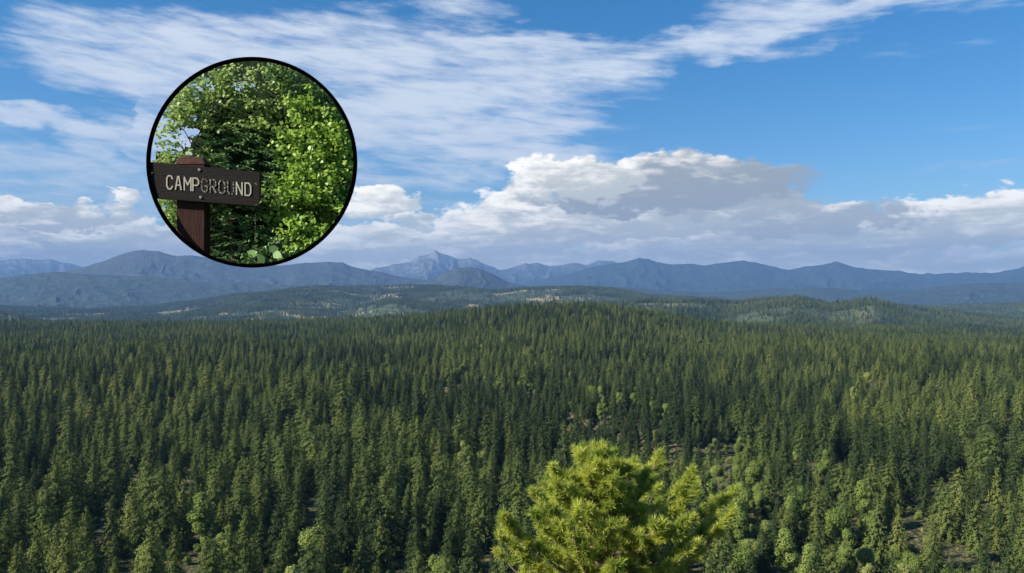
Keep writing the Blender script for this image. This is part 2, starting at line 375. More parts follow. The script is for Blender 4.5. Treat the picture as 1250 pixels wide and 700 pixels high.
def conifer_mesh(seed, H=22.0, Rr=3.1, base=0.10, power=0.8, dens=1.0, gap=0.0, size=0.50):
    rs = np.random.default_rng(seed); parts = []; z = H * base; a0 = rs.uniform(0, 6)
    lean = rs.normal(0, 0.012, 2)
    while z < H * 0.985:
        t = (z - H * base) / (H * (1 - base))
        L0 = Rr * (min(1.0, (1 - t) ** power * 1.12)) * (0.55 + 0.45 * min(1, t * 5 + 0.35))
        nb = max(3, int((5 + 4 * (1 - t)) * dens))
        for i in range(nb):
            if rs.random() < gap: continue
            a0 += 2.4; a = a0 + rs.normal(0, 0.25); L = L0 * rs.uniform(0.68, 1.18) + 0.15
            m = max(2, int(L / 0.40)); s = (np.linspace(0.22, 1, m)) * L
            zz = z + s * (0.16 * t) - (s ** 2) * (0.05 + 0.03 * (1 - t)) + rs.normal(0, 0.12)
            c = np.stack([np.cos(a) * s + zz * lean[0], np.sin(a) * s + zz * lean[1], np.full(m, 1.0) * zz], 1)
            out = np.stack([np.full(m, math.cos(a)), np.full(m, math.sin(a)), np.full(m, 0.15)], 1)
            sz = size * (0.65 + 0.5 * (1 - t))
            parts.append(tris_at(c, sz, rs, out, 4))
        z += (0.52 + 0.25 * (1 - t)) * rs.uniform(0.8, 1.2)
    c = np.array([[0, 0, H - 0.3], [0, 0, H - 0.8], [0, 0, H]]) ; c[:, 0] += H * lean[0]; c[:, 1] += H * lean[1]
    parts.append(tris_at(c, 0.3, rs, np.tile([0, 0, 1.0], (3, 1)), 3))
    v, f = soup(parts)
    tv = tube([(0, 0, -1.0), (0, 0, H * 0.4), (H * lean[0], H * lean[1], H * 0.96)], [0.30, 0.20, 0.03], 6)
    return (v, f), tv
def broad_mesh(seed, H=16.0, Rr=4.5, lobes=14, size=0.42, n=4200):
    rs = np.random.default_rng(seed); parts = []; limbs = []; fork = H * 0.3
    limbs.append(tube([(0, 0, -1), (0.1, 0, fork), (0.0, 0.2, H * 0.8)], [0.3, 0.22, 0.04], 6))
    for i in range(lobes):
        t = rs.uniform(0.0, 1.0); a = rs.uniform(0, 6.28); rad = Rr * (0.65 * math.sqrt(max(0.02, 1 - (t - 0.35) ** 2 * 1.8))) * rs.uniform(0.3, 1)
        c = np.array([math.cos(a) * rad, math.sin(a) * rad, H * (0.26 + 0.6 * t)]); lr = Rr * rs.uniform(0.26, 0.46)
        k = int(n / lobes * (lr / (Rr * 0.36)) ** 2)
        dd = rs.normal(0, 1, (k, 3)); dd /= np.linalg.norm(dd, axis=1)[:, None]
        pts = c + dd * (lr * rs.uniform(0.5, 1.08, k) ** 0.6)[:, None] * np.array([1, 1, 1.15])
        parts.append(tris_at(pts, size, rs, dd, 1))
        limbs.append(tube([(0, 0, fork * rs.uniform(0.8, 1.6)), c * 0.6 + np.array([0, 0, H * 0.12]), c], [0.13, 0.08, 0.02], 5))
    v, f = soup(parts); return (v, f), joinq(limbs)

# kinds: (name, generator output, crown material, size class)
KINDS = []
for s_, H_, R_, b_, p_, dn, gp, sz in ((1,18.5,4.0,.07,.72,1.1,.03,.42),(2,20,3.4,.10,.55,1.1,.08,.40),(3,17,4.2,.06,.85,1.15,.03,.44),
                                   (4,21.5,3.9,.14,.66,1.05,.12,.42),(5,15,3.2,.05,.80,1.1,.04,.40),(6,19,4.3,.16,.45,.95,.2,.46)):
    KINDS.append(('conifer_tree', conifer_mesh(s_, H_, R_, b_, p_, dn, gp, sz), M_dark_shade if s_ in (2, 4, 5) else M_con, H_, R_))
KINDS.append(('broadleaf_tree', broad_mesh(21, 13, 3.9, 16, .32, 7000), M_dec, 13, 3.9))
KINDS.append(('broadleaf_tree', broad_mesh(22, 15, 3.3, 14, .32, 6500), M_dec, 15, 3.3))
KINDS.append(('shrub', broad_mesh(23, 4.5, 2.6, 8, 0.35, 1500), M_dec, 4.5, 2.6))
crown_me, trunk_me = [], []
for i, (nm, (cv, tv), mt, _, _) in enumerate(KINDS):
    o = mesh_obj('crown', cv[0], cv[1], mt, link=False); crown_me.append(o.data); bpy.data.objects.remove(o)
    o = mesh_obj('trunk', tv[0], tv[1], M_bark, link=False); trunk_me.append(o.data); bpy.data.objects.remove(o)
KH = np.array([k[3] for k in KINDS], float)

# ------------------------------------------------------------------ where the trees stand
def to_px(x, y, z): return 625 + F * x / y, HOR - F * (z - HC) / y
def scatter(cell, y0, y1, tmax=0.76):
    ys = np.arange(y0, y1, cell); out = []
    for y in ys:
        xs = np.arange(-tmax * y - 10, tmax * y + 10, cell); out.append(np.stack([xs, np.full(len(xs), y)], 1))
    p = np.concatenate(out); p += rng.uniform(-0.46, 0.46, p.shape) * cell; return p
near = scatter(9.4, 165, 3300); farp = scatter(13.0, 3300, 9300)
pts = np.concatenate([near, farp]); isfar = np.arange(len(pts)) >= len(near)
x, y = pts[:, 0], pts[:, 1]; z = height(x, y)
gpx, gpy = to_px(x, y, z)
keep = np.ones(len(x), bool)
# openings in the stand, as ground positions (centre in photo pixels on the plain, radius along and across)
def ground_hit(px, py):
    Y = np.linspace(150, 9000, 6000); X = (px - 625) / F * Y; zz = HC + (HOR - py) / F * Y
    k = np.argmax(height(X, Y) > zz); return X[k], Y[k]
OPEN = [(112,650,7,13),(150,655,7,8),(872,612,8,10),(1190,625,12,7),(1235,640,10,7),(360,525,10,16),(480,655,6,8),(268,510,12,14),(1175,515,12,26),
        (1115,575,11,14),(180,590,9,10),(60,560,9,12),(560,595,8,12),(1240,540,12,22),(430,590,9,14),(1120,660,9,9)]
for (a, b, rx, ry) in OPEN:
    X, Y = ground_hit(a, b); keep &= ~((((x - X) / rx) ** 2 + ((y - Y) / ry) ** 2) < rng.uniform(0.7, 1.2, len(x)))
dn = fbm(x / 38, y / 38, 3, 77); keep &= ~((dn < 0.33) & (np.hypot((x - 10) / 120, (y - 600) / 220) > 1) & (~isfar) & (rng.random(len(x)) < 0.8))
keep &= rng.random(len(x)) < np.where(isfar, np.where(fbm(x / 260, y / 260, 4, 55) > 0.5, 0.92, 0.14), 0.93)
x, y, z, isfar = x[keep], y[keep], z[keep], isfar[keep]
kind = rng.choice(6, len(x), p=[.22, .2, .2, .14, .14, .10])
px, py = to_px(x, y, z + 15)
# dark needle kinds stand in for shadow patches at set spots, others fall randomly
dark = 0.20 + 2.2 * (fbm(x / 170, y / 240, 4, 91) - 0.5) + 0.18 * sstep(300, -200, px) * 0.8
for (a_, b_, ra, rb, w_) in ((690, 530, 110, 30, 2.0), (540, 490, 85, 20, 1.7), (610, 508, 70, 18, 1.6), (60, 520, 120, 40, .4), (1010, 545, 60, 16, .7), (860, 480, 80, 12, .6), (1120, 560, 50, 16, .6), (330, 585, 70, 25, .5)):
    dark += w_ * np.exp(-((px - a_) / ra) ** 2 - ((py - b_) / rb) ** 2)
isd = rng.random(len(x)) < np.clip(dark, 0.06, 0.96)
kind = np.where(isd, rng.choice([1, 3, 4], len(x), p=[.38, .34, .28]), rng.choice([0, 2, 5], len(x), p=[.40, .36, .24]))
bl = (np.exp(-((px - 915) / 85) ** 2 - ((py - 600) / 52) ** 2) * 0.75 + np.exp(-((px - 1050) / 110) ** 2 - ((py - 655) / 35) ** 2) * 0.6
      + np.exp(-((px - 740) / 70) ** 2 - ((py - 478) / 16) ** 2) * 0.35 + np.exp(-((px - 590) / 90) ** 2 - ((py - 465) / 10) ** 2) * 0.3
      + np.exp(-((px - 300) / 150) ** 2 - ((py - 660) / 28) ** 2) * 0.25 + 0.015)
isb = rng.random(len(x)) < bl; kind[isb] = rng.choice([6, 7], isb.sum())
scale = np.clip(rng.normal(0.95, 0.27, len(x)), 0.38, 1.5) * np.where(isfar, 1.0, 1.0)
scale *= 0.9 + 0.25 * fbm(x / 90, y / 90, 2, 44)
rot = rng.uniform(0, 6.283, len(x)); wid = rng.uniform(0.85, 1.15, len(x))
# shrubs on the floor of the openings and of the stand
sp = scatter(8.0, 180, 700); sz_ = height(sp[:, 0], sp[:, 1])
x = np.concatenate([x, sp[:, 0]]); y = np.concatenate([y, sp[:, 1]]); z = np.concatenate([z, sz_]); ns = len(sp)
kind = np.concatenate([kind, np.full(ns, 8)]); scale = np.concatenate([scale, rng.uniform(0.2, 0.75, ns)])
rot = np.concatenate([rot, rng.uniform(0, 6.28, ns)]); wid = np.concatenate([wid, rng.uniform(0.9, 1.3, ns)])
# drop what the land itself hides: running horizon per azimuth bin
tt = x / y; bins = ((tt + 0.9) / 1.8 * 500).astype(int); top = (z + KH[kind] * scale - HC) / y
vis = np.ones(len(x), bool); tb = (np.arange(500) + 0.5) / 500 * 1.8 - 0.9
yr = np.geomspace(160, 9400, 400); hz = np.stack([(height(tb * yy, np.full(500, yy)) - HC) / yy for yy in yr]); hz = np.maximum.accumulate(hz, 0)
ri = np.clip(np.searchsorted(yr, y) - 2, 0, 399); vis = top > hz[ri, np.clip(bins, 0, 499)] - 0.0015
# hidden below the bottom edge of any likely view
vis &= ((z + KH[kind] * scale - HC) / y > -(700 - HOR + 45) / F)
x, y, z, kind, scale, rot, wid = [a[vis] for a in (x, y, z, kind, scale, rot, wid)]
print('trees', len(x), 'far', int((y > 3300).sum()))

# ------------------------------------------------------------------ the 300 nearest trees are things of their own
tpx, tpy = to_px(x, y, z + KH[kind] * scale)
inview = (tpx > -10) & (tpx < 1260) & (tpy < 690) & (kind < 8)
area = KH[kind] * scale / y
order = np.argsort(-np.where(inview, area, 0))
single = order[:300]; is_single = np.zeros(len(x), bool); is_single[single] = True
protos = {}
def place_tree(i):
    k = int(kind[i]); nm = KINDS[k][0]
    if k not in protos:
        r = empty(nm); c = bpy.data.objects.new('crown', crown_me[k]); COL.objects.link(c); c.parent = r
        t = bpy.data.objects.new('trunk', trunk_me[k]); COL.objects.link(t); t.parent = r
        protos[k] = r
    else:
        src = protos[k]; r = src.copy(); COL.objects.link(r)
        for ch in src.children:
            c = ch.copy(); COL.objects.link(c); c.parent = r
    r.location = (x[i], y[i], z[i] - 0.2); r.rotation_euler = (0, 0, rot[i]); r.scale = (scale[i] * wid[i],) * 2 + (scale[i],)
    return r
SIZE = lambda s: 'tall' if s > 1.08 else ('small' if s < 0.85 else 'mid-sized')
SHAPE = ['pointed', 'slim', 'broad-skirted', 'ragged', 'narrow', 'open-branched']
ZONES = ((100, 'at the far left edge'), (200, 'beside the left clearing'), (310, 'below the ring\'s left half'), (440, 'below the ring\'s right half'),
         (530, 'between ring and bright pine'), (620, 'just left of the bright pine'), (800, 'behind the bright pine'), (890, 'just right of the bright pine'),
         (1020, 'near the pale broadleaf stand'), (1140, 'left of the right clearing'), (9999, 'at the far right edge'))
ORD = ['leftmost', 'second', 'third', 'fourth', 'fifth', 'sixth', 'seventh', 'eighth', 'ninth', 'tenth', 'eleventh', 'twelfth']
ysr = np.sort(y[single]); q1, q2 = ysr[100], ysr[200]
bylab = {}
for i in single:
    k = int(kind[i]); row = 'front-row' if y[i] < q1 else ('second-rank' if y[i] < q2 else 'third-rank')
    zn = next(s_ for lim, s_ in ZONES if tpx[i] < lim)
    lab = f'{SIZE(scale[i])} {SHAPE[k]} {row} conifer {zn}' if k < 6 else f'{SIZE(scale[i])} pale round-crowned {row} tree {zn}'
    bylab.setdefault(lab, []).append(i)
for lab, ids in bylab.items():
    ids.sort(key=lambda i: tpx[i])
    for n_, i in enumerate(ids):
        r = place_tree(i); k = int(kind[i])
        lb = lab if len(ids) == 1 else ((ORD[n_] if n_ == 0 else ORD[min(n_, 11)] + '-from-left') if n_ < len(ids) - 1 or len(ids) > 12 else 'rightmost') + ' ' + lab
        if k < 6: tag(r, lb, 'conifer', 'conifers in the near rows of the valley forest')
        else: tag(r, lb, 'broadleaf tree', 'broadleaf trees in the near rows of the valley forest')
print('single trees reach', y[single].max())

# the rest of the forest: one object, trees instanced on points
def forest(name, idx):
    me = bpy.data.meshes.new(name); me.vertices.add(len(idx))
    me.vertices.foreach_set('co', np.stack([x[idx], y[idx], z[idx] - 0.2], 1).astype(np.float32).ravel())
    for nm, ty, dat in (('kind', 'INT', kind[idx].astype(np.int32)), ('rot', 'FLOAT', rot[idx].astype(np.float32)),
                        ('sc', 'FLOAT', scale[idx].astype(np.float32)), ('wd', 'FLOAT', wid[idx].astype(np.float32))):
        a = me.attributes.new(nm, ty, 'POINT'); a.data.foreach_set('value', dat)
    o = bpy.data.objects.new(name, me); COL.objects.link(o)
    nt = bpy.data.node_groups.new(name, 'GeometryNodeTree')
    nt.interface.new_socket('Geometry', in_out='INPUT', socket_type='NodeSocketGeometry'); nt.interface.new_socket('Geometry', in_out='OUTPUT', socket_type='NodeSocketGeometry')
    N = nt.nodes.new; L = nt.links.new
    gi = N('NodeGroupInput'); go = N('NodeGroupOutput'); iop = N('GeometryNodeInstanceOnPoints'); iop.inputs['Pick Instance'].default_value = True
    allj = N('GeometryNodeJoinGeometry')
    for k in reversed(range(len(KINDS))):
        jn = N('GeometryNodeJoinGeometry')
        for ch in (protos[k].children if k in protos else []):
            oi = N('GeometryNodeObjectInfo'); oi.inputs[0].default_value = ch; oi.transform_space = 'ORIGINAL'; L(oi.outputs['Geometry'], jn.inputs[0])
        ti = N('GeometryNodeGeometryToInstance'); L(jn.outputs[0], ti.inputs[0]); L(ti.outputs[0], allj.inputs[0])
    def attr(nm, ty):
        a = N('GeometryNodeInputNamedAttribute'); a.data_type = ty; a.inputs[0].default_value = nm; return a.outputs[0]
    cx = N('ShaderNodeCombineXYZ'); L(attr('rot', 'FLOAT'), cx.inputs[2])
    mu = N('ShaderNodeMath'); mu.operation = 'MULTIPLY'; sc_ = attr('sc', 'FLOAT'); L(sc_, mu.inputs[0]); L(attr('wd', 'FLOAT'), mu.inputs[1])
    cs = N('ShaderNodeCombineXYZ'); L(mu.outputs[0], cs.inputs[0]); L(mu.outputs[0], cs.inputs[1]); L(sc_, cs.inputs[2])
    L(gi.outputs[0], iop.inputs['Points']); L(allj.outputs[0], iop.inputs['Instance']); L(attr('kind', 'INT'), iop.inputs['Instance Index'])
    L(cx.outputs[0], iop.inputs['Rotation']); L(cs.outputs[0], iop.inputs['Scale']); L(iop.outputs[0], go.inputs[0])
    md = o.modifiers.new('trees', 'NODES'); md.node_group = nt
    return o
# one shrub thing so that its kind exists as an object too
sh = [i for i in np.where(kind == 8)[0] if 0 < tpx[i] < 1250 and tpy[i] < 690]
i0 = min(sh, key=lambda i: y[i]); is_single[i0] = True
tag(place_tree(i0), 'low round green shrub standing alone between the nearest conifers', 'shrub')
rest_i = np.where(~is_single)[0]
tag(forest('forest', rest_i), 'dense green conifer forest covering the valley floor and wooded ridge', 'forest', kind='stuff')

# ------------------------------------------------------------------ bright foreground pine
def pine():
    rs = np.random.default_rng(5); Y0 = 25.0
    top = P(722, 556, Y0); gz = float(height(top[0] + 0.8, Y0)); H = top[2] - gz
    root = empty('pine_tree', (top[0] + 0.9, Y0, gz))
    tag(root, 'bright yellow-green long-needled pine rising in the foreground before the dark forest', 'pine tree')
    def axis(h): f = h / H; return np.array([-0.9 * f ** 1.6 + 0.12 * math.sin(f * 9), 0.1 * math.sin(f * 6), h])
    tv = tube([axis(h) for h in np.linspace(-0.6, H - 0.05, 16)], list(np.linspace(0.20, 0.022, 16)), 9)
    mesh_obj('trunk', tv[0], tv[1], M_bark, root, True)
    limbs = []; tips = []; dh = 0.35; a0 = 0.4
    def curve(p, d_, L, up, n=7):
        pts = [p.copy()]; d_ = d_.copy()
        for _ in range(n):
            d_ = d_ + np.array([0, 0, up / n]) + rs.normal(0, 0.06, 3); d_ /= np.linalg.norm(d_); pts.append(pts[-1] + d_ * L / n)
        return pts
    tips.append((axis(H - 0.02), np.array([0, 0, 1.0])))
    while dh < H * 0.8:
        Rr = np.interp(dh, [0, 0.5, 1.4, 2.6, 4.0, 6, 9], [0.22, 0.75, 1.55, 3.15, 4.3, 4.4, 3.5])
        for i in range(6 if dh < 4.5 else 4):
            a0 += 2.399 + rs.normal(0, 0.15); L = Rr * rs.uniform(0.62, 1.1)
            L *= 1.15 if (math.cos(a0) > 0.3 and dh > 2.2) else 1.0; L *= 0.45 if (math.cos(a0) > 0.35 and 1.1 < dh < 2.0) else 1.0; p = axis(H - dh + rs.normal(0, 0.08)); el_ = rs.uniform(0.15, 0.55) if dh < 1.5 else rs.uniform(-0.1, 0.35)
            d_ = np.array([math.cos(a0), math.sin(a0), el_]); d_ /= np.linalg.norm(d_)
            c = curve(p, d_, L, 0.75, 8); limbs.append(tube(c, list(np.linspace(0.02 + 0.016 * L, 0.009, 9)), 6)); tips.append((c[-1], c[-1] - c[-2]))
            m = int(4 + L * 4.8)
            for j in range(m):
                f = rs.uniform(0.22, 0.97); kk = f * 8; b = c[int(kk)] + (c[min(8, int(kk) + 1)] - c[int(kk)]) * (kk % 1)
                ax = c[8] - c[0]; ax /= np.linalg.norm(ax); side = np.cross(ax, [0, 0, 1]) * rs.choice([-1, 1])
                dd = ax * rs.uniform(0.3, 0.9) + side * rs.uniform(0.3, 1.0) + np.array([0, 0, rs.uniform(-0.15, 0.6)]); dd /= np.linalg.norm(dd)
                l2 = rs.uniform(0.22, 0.55) * (1.2 - 0.4 * f); c2 = curve(b, dd, l2, 0.5, 3)
                limbs.append(tube(c2, [0.012, 0.010, 0.008, 0.006], 4)); tips.append((c2[-1], c2[-1] - c2[-2]))
                if l2 > 0.35: tips.append((c2[2], c2[2] - c2[1]))
        dh += 0.25 + 0.06 * dh ** 0.5
    lv = joinq(limbs); mesh_obj('branches', lv[0], lv[1], M_bark, root, True)
    print('tufts', len(tips))
    V_ = []; 
    for (p, d_) in tips:
        d_ = d_ / (np.linalg.norm(d_) + 1e-9); n = 75
        q = rs.normal(0, 1, (n, 3)); q /= np.linalg.norm(q, axis=1)[:, None]; q = q + d_ * 0.75; q[:, 2] += 0.12; q /= np.linalg.norm(q, axis=1)[:, None]
        b = p - d_ * rs.uniform(0, 0.16, n)[:, None]; L = rs.uniform(0.17, 0.30, n)[:, None] * rs.uniform(0.85, 1.1)
        w = np.cross(q, rs.normal(0, 1, (n, 3))); w /= np.linalg.norm(w, axis=1)[:, None]; w *= 0.0085
        V_.append(np.stack([b - w, b + w, b + q * L * 0.6 + w * 1.0, b + q * L, b + q * L * 0.6 - w * 1.0], 1))
    V_ = np.concatenate(V_); n = len(V_)
    def fn(q):
        r = q.noise(opos(q), 1.6, 3, 0.6); r2 = q.noise(opos(q), 7.0, 2)
        c = q.mix(q.ss(r, 0.35, 0.65), (0.28, 0.36, 0.055), (0.54, 0.57, 0.10))
        return q.mix(q.ss(r2, 0.66, 0.74) * 0.7, c, (0.42, 0.27, 0.06))
    mesh_obj('needles', V_.reshape(-1, 3), np.arange(n * 5).reshape(n, 5), material('pine_needles', fn, 0.55, 0.45, 0.3), root)
pine()

# ------------------------------------------------------------------ pasted inset picture built as a floating ring with sign and woods
YI = 7.7                                     # metres in front of the viewpoint; the ring is 2 m across
CI = P(307.5, 198.5, YI); RI = 128.5 * YI / F
def IP(px, py, dep=0.0):                     # point in the frame's plane, pushed back by dep
    p = P(px, py, YI); p[1] += dep; return p
def inside(p, margin=0.035):
    r = np.hypot(p[:, 0] - CI[0] - (p[:, 1] - YI) * CI[0] / YI, p[:, 2] - CI[2] - (p[:, 1] - YI) * (CI[2] - HC) / YI)
    return r < (RI - margin) * (1 + (p[:, 1] - YI) / YI)
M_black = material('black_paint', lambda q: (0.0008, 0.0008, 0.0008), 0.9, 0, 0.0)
fr = empty('inset_ring', tuple(CI)); tag(fr, 'thin black ring bordering the inset of the campground sign and leafy woods', 'round frame')
def ringmesh(r0, r1, d0, d1, n=160):
    v = []; f = []
    for i_ in range(n):
        a = 2 * math.pi * i_ / n
        for (r_, d_) in ((r0, d0), (r1, d0), (r1, d1), (r0, d1)): v.append((math.cos(a) * r_, d_, math.sin(a) * r_))
    for i_ in range(n):
        b_ = ((i_ + 1) % n) * 4; a_ = i_ * 4
        for k_ in range(4): f.append([a_ + k_, b_ + k_, b_ + (k_ + 1) % 4, a_ + (k_ + 1) % 4])
    return v, f
v_, f_ = ringmesh(RI - 0.034, RI, -0.012, 0.012); mesh_obj('rim', v_, f_, M_black, fr, True).data.polygons.foreach_set('use_smooth', [False] * len(f_))
# added dark sheet painting the deep forest shade; openings at upper left pass daylight
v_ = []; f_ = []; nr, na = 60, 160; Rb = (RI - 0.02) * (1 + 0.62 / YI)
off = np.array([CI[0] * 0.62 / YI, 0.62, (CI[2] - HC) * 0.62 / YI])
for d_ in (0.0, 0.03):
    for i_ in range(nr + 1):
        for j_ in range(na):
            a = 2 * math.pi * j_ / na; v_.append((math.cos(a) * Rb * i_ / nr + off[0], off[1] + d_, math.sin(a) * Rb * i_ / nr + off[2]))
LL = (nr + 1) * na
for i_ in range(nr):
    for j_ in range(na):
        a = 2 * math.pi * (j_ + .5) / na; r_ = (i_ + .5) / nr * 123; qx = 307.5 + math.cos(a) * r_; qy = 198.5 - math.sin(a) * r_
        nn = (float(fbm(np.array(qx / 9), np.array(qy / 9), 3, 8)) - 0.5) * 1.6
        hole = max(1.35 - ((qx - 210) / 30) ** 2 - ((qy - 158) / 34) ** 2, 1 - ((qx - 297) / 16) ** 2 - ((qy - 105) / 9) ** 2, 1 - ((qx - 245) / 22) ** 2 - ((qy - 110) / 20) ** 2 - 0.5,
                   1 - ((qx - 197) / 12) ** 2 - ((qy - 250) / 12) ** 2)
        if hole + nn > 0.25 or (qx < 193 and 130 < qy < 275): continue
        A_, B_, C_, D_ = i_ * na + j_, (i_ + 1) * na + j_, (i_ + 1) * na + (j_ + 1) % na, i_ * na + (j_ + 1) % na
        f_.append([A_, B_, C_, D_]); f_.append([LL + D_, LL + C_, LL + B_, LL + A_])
mesh_obj('shade_panel', v_, f_, material('shade_back', lambda q: q.mix(q.ss(q.noise(opos(q), 9.0, 5, 0.7), 0.4, 0.65), (0.010, 0.018, 0.008), (0.035, 0.065, 0.020)), 0.95), fr)

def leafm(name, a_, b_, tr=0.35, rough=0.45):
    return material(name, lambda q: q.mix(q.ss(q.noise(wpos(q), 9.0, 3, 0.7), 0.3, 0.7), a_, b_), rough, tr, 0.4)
def leaves(c, size, rs, asp=0.75, updir=(0, -0.5, 0.6), spread=0.75):
    """pointed folded leaves, each a 6-gon blade round its mid rib"""
    n = len(c); nrm = np.array(updir) + rs.normal(0, spread, (n, 3)); nrm /= np.linalg.norm(nrm, axis=1)[:, None]
    a = rs.normal(0, 1, (n, 3)) + np.array([0, 0, -0.5]); a -= nrm * np.sum(a * nrm, 1)[:, None]; a /= np.linalg.norm(a, axis=1)[:, None]
    b = np.cross(nrm, a); s_ = (size * rs.uniform(0.6, 1.25, n))[:, None]
    P6 = [(0, 0), (0.32, 0.5), (0.62, 0.42), (1.0, 0), (0.62, -0.42), (0.32, -0.5)]
    v = np.stack([c + a * s_ * u + b * s_ * w * asp + nrm * s_ * abs(w) * 0.15 for u, w in P6], 1)
    return v
def leafobj(name, V6, mt, parent):
    k_ = inside(V6.mean(1)); V6 = V6[k_]; n = len(V6); k = V6.shape[1]
    o_ = mesh_obj(name, V6.reshape(-1, 3) - np.array(parent.location), np.arange(n * k).reshape(n, k), mt, parent); return o_
def clusters(reg, n, dmin, dmax, rs, csize, per):
    """leaf positions gathered in flat layered sprays inside a region test reg(px, py)"""
    out = []
    while len(out) < n:
        qx, qy = rs.uniform(178, 437), rs.uniform(68, 328)
        if not reg(qx, qy): continue
        c = IP(qx, qy, rs.uniform(dmin, dmax)); out.append(c + rs.normal(0, 1, (per, 3)) * np.array([csize, csize * 0.8, csize * 0.45]))
    return np.concatenate(out)
def branchset(name, lines, mt, parent, w=0.008):
    parts_ = []
    for pl, w_ in lines:
        pts_ = np.array([IP(a, b, c) for a, b, c in pl]) - np.array(parent.location)
        parts_.append(tube(pts_, list(np.linspace(w_, w_ * 0.4, len(pts_))), 6))
    v, f = joinq(parts_); return mesh_obj(name, v, f, mt, parent, True)
M_twig = material('twig', lambda q: q.mix(q.noise(opos(q), 20.0, 3), (0.03, 0.022, 0.015), (0.09, 0.065, 0.045)), 0.9)
rs = np.random.default_rng(31)
# dark fir in the middle, its boughs hanging in flat sprays
fir = empty('fir_tree', tuple(IP(255, 300, 0.5))); tag(fir, 'dark green fir with layered boughs behind the campground sign', 'fir tree')
branchset('trunk', [([(262, 318, .52), (258, 200, .52), (252, 84, .52)], 0.03)], M_twig, fir)
branchset('bare_stem', [([(292, 322, .46), (293, 290, .46), (293, 255, .46)], 0.008)], M_deadwood, fir)
V3 = []
for i_ in range(1000):
    qx = rs.uniform(186, 372); qy = rs.uniform(78, 330)
    if (qx > 300 and qy < 150 and rs.random() < .5) or (qx < 240 and 130 < qy < 190): continue
    dirx = np.sign(qx - 258 + rs.normal(0, 25)); c0 = IP(qx, qy, rs.uniform(0.30, 0.56)); L = rs.uniform(0.08, 0.2)
    m = 26; t_ = rs.uniform(0, 1, m)[:, None]; dirv = np.array([dirx * 0.9, rs.uniform(-.5, .1), -0.28])
    c = c0 + dirv * t_ * L; side = rs.normal(0, 1, (m, 3)) * [0.5, 0.5, 0.25] + dirv * 0.8; side /= np.linalg.norm(side, axis=1)[:, None]
    w = np.cross(side, rs.normal(0, 1, (m, 3))); w /= np.linalg.norm(w, axis=1)[:, None]; ln = rs.uniform(0.02, 0.05, m)[:, None]
    V3.append(np.stack([c - w * .003, c + w * .003, c + side * ln + w * .002, c + side * ln - w * .002], 1))
leafobj('boughs', np.concatenate(V3), leafm('fir_needles', (0.09, 0.19, 0.055), (0.22, 0.36, 0.11), 0.15, 0.6), fir)
# pale tree at the upper left, back-light put into its leaf colour
pt = empty('broadleaf_tree', tuple(IP(230, 110, 0.4))); tag(pt, 'thin pale green leafy branches with daylight gaps above the sign, upper left in ring', 'broadleaf tree')
gapA = lambda a, b: ((a - 212) / 17) ** 2 + ((b - 158) / 19) ** 2 < rs.uniform(.6, 1.3) or ((a - 298) / 13) ** 2 + ((b - 104) / 7) ** 2 < 1
regA = lambda a, b: not gapA(a, b) and ((a < 345 and b < 150 and fbm(np.array(a / 17), np.array(b / 13), 3, 4) > 0.46) or (a < 235 and b < 195 and fbm(np.array(a / 13), np.array(b / 11), 3, 6) > 0.56) or (a < 206 and 175 < b < 275))
regA2 = lambda a, b: not gapA(a, b) and ((a < 345 and b < 205 and fbm(np.array(a / 12), np.array(b / 12), 3, 34) > 0.5) or a < 200)
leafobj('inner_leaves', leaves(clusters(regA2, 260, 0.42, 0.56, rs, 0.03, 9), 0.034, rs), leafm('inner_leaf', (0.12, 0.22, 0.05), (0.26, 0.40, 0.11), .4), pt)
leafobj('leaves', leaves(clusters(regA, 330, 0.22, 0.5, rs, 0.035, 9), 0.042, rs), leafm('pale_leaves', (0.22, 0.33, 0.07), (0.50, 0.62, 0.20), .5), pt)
branchset('branches', [([(262, 90, .3), (290, 88, .3), (318, 102, .28), (345, 118, .3)], .008), ([(345, 118, .3), (330, 140, .3), (300, 152, .3), (270, 150, .3)], .007),
                       ([(190, 190, .4), (215, 170, .4), (240, 120, .4), (262, 90, .3)], .010), ([(215, 170, .4), (205, 150, .4), (192, 140, .4)], .006)], M_twig, pt)
# dark upper-right crown and the bright maple filling the right side
mp = empty('maple_tree', tuple(IP(400, 250, 0.3))); tag(mp, 'bright lime green maple filling the right side of the ring', 'maple tree')
edge = [(75, 400), (100, 385), (118, 352), (140, 342), (160, 330), (185, 338), (205, 336), (215, 318), (240, 322), (262, 330), (280, 345), (300, 348), (328, 345)]
def regM(a, b):
    e = np.interp(b, [q_[0] for q_ in edge], [q_[1] for q_ in edge]) + 10 * math.sin(b * .35); return a > e + rs.normal(0, 4)
def regGap(a, b): return regM(a, b) and float(fbm(np.array(a / 24), np.array(b / 17), 3, 14)) > 0.44
leafobj('leaves', leaves(clusters(regM, 520, 0.26, 0.5, rs, 0.04, 12), 0.042, rs), leafm('maple_shade_tint', (0.09, 0.19, 0.025), (0.20, 0.33, 0.05), .35), mp)  # darker copy of the maple leaves, shade put into the colour
ob = leafobj('sun_tint_leaves', leaves(clusters(regGap, 560, 0.04, 0.24, rs, 0.035, 10), 0.045, rs), leafm('maple_sun_tint', (0.17, 0.32, 0.04), (0.46, 0.62, 0.11), .4), mp)  # paler copy in front, sunlight put into the leaf colour
branchset('branches', [([(400, 262, .35), (400, 240, .33), (385, 190, .3), (360, 150, .3)], .016), ([(405, 240, .33), (370, 235, .25), (335, 245, .2)], .008),
                       ([(385, 190, .3), (400, 165, .2), (408, 160, .18)], .006), ([(405, 240, .3), (396, 210, .2), (378, 185, .15), (350, 175, .15)], .009)], M_twig, mp)
hem = empty('hemlock_tree', tuple(IP(345, 100, 0.45))); tag(hem, 'dark green foliage at the top right of the ring above the maple', 'tree')
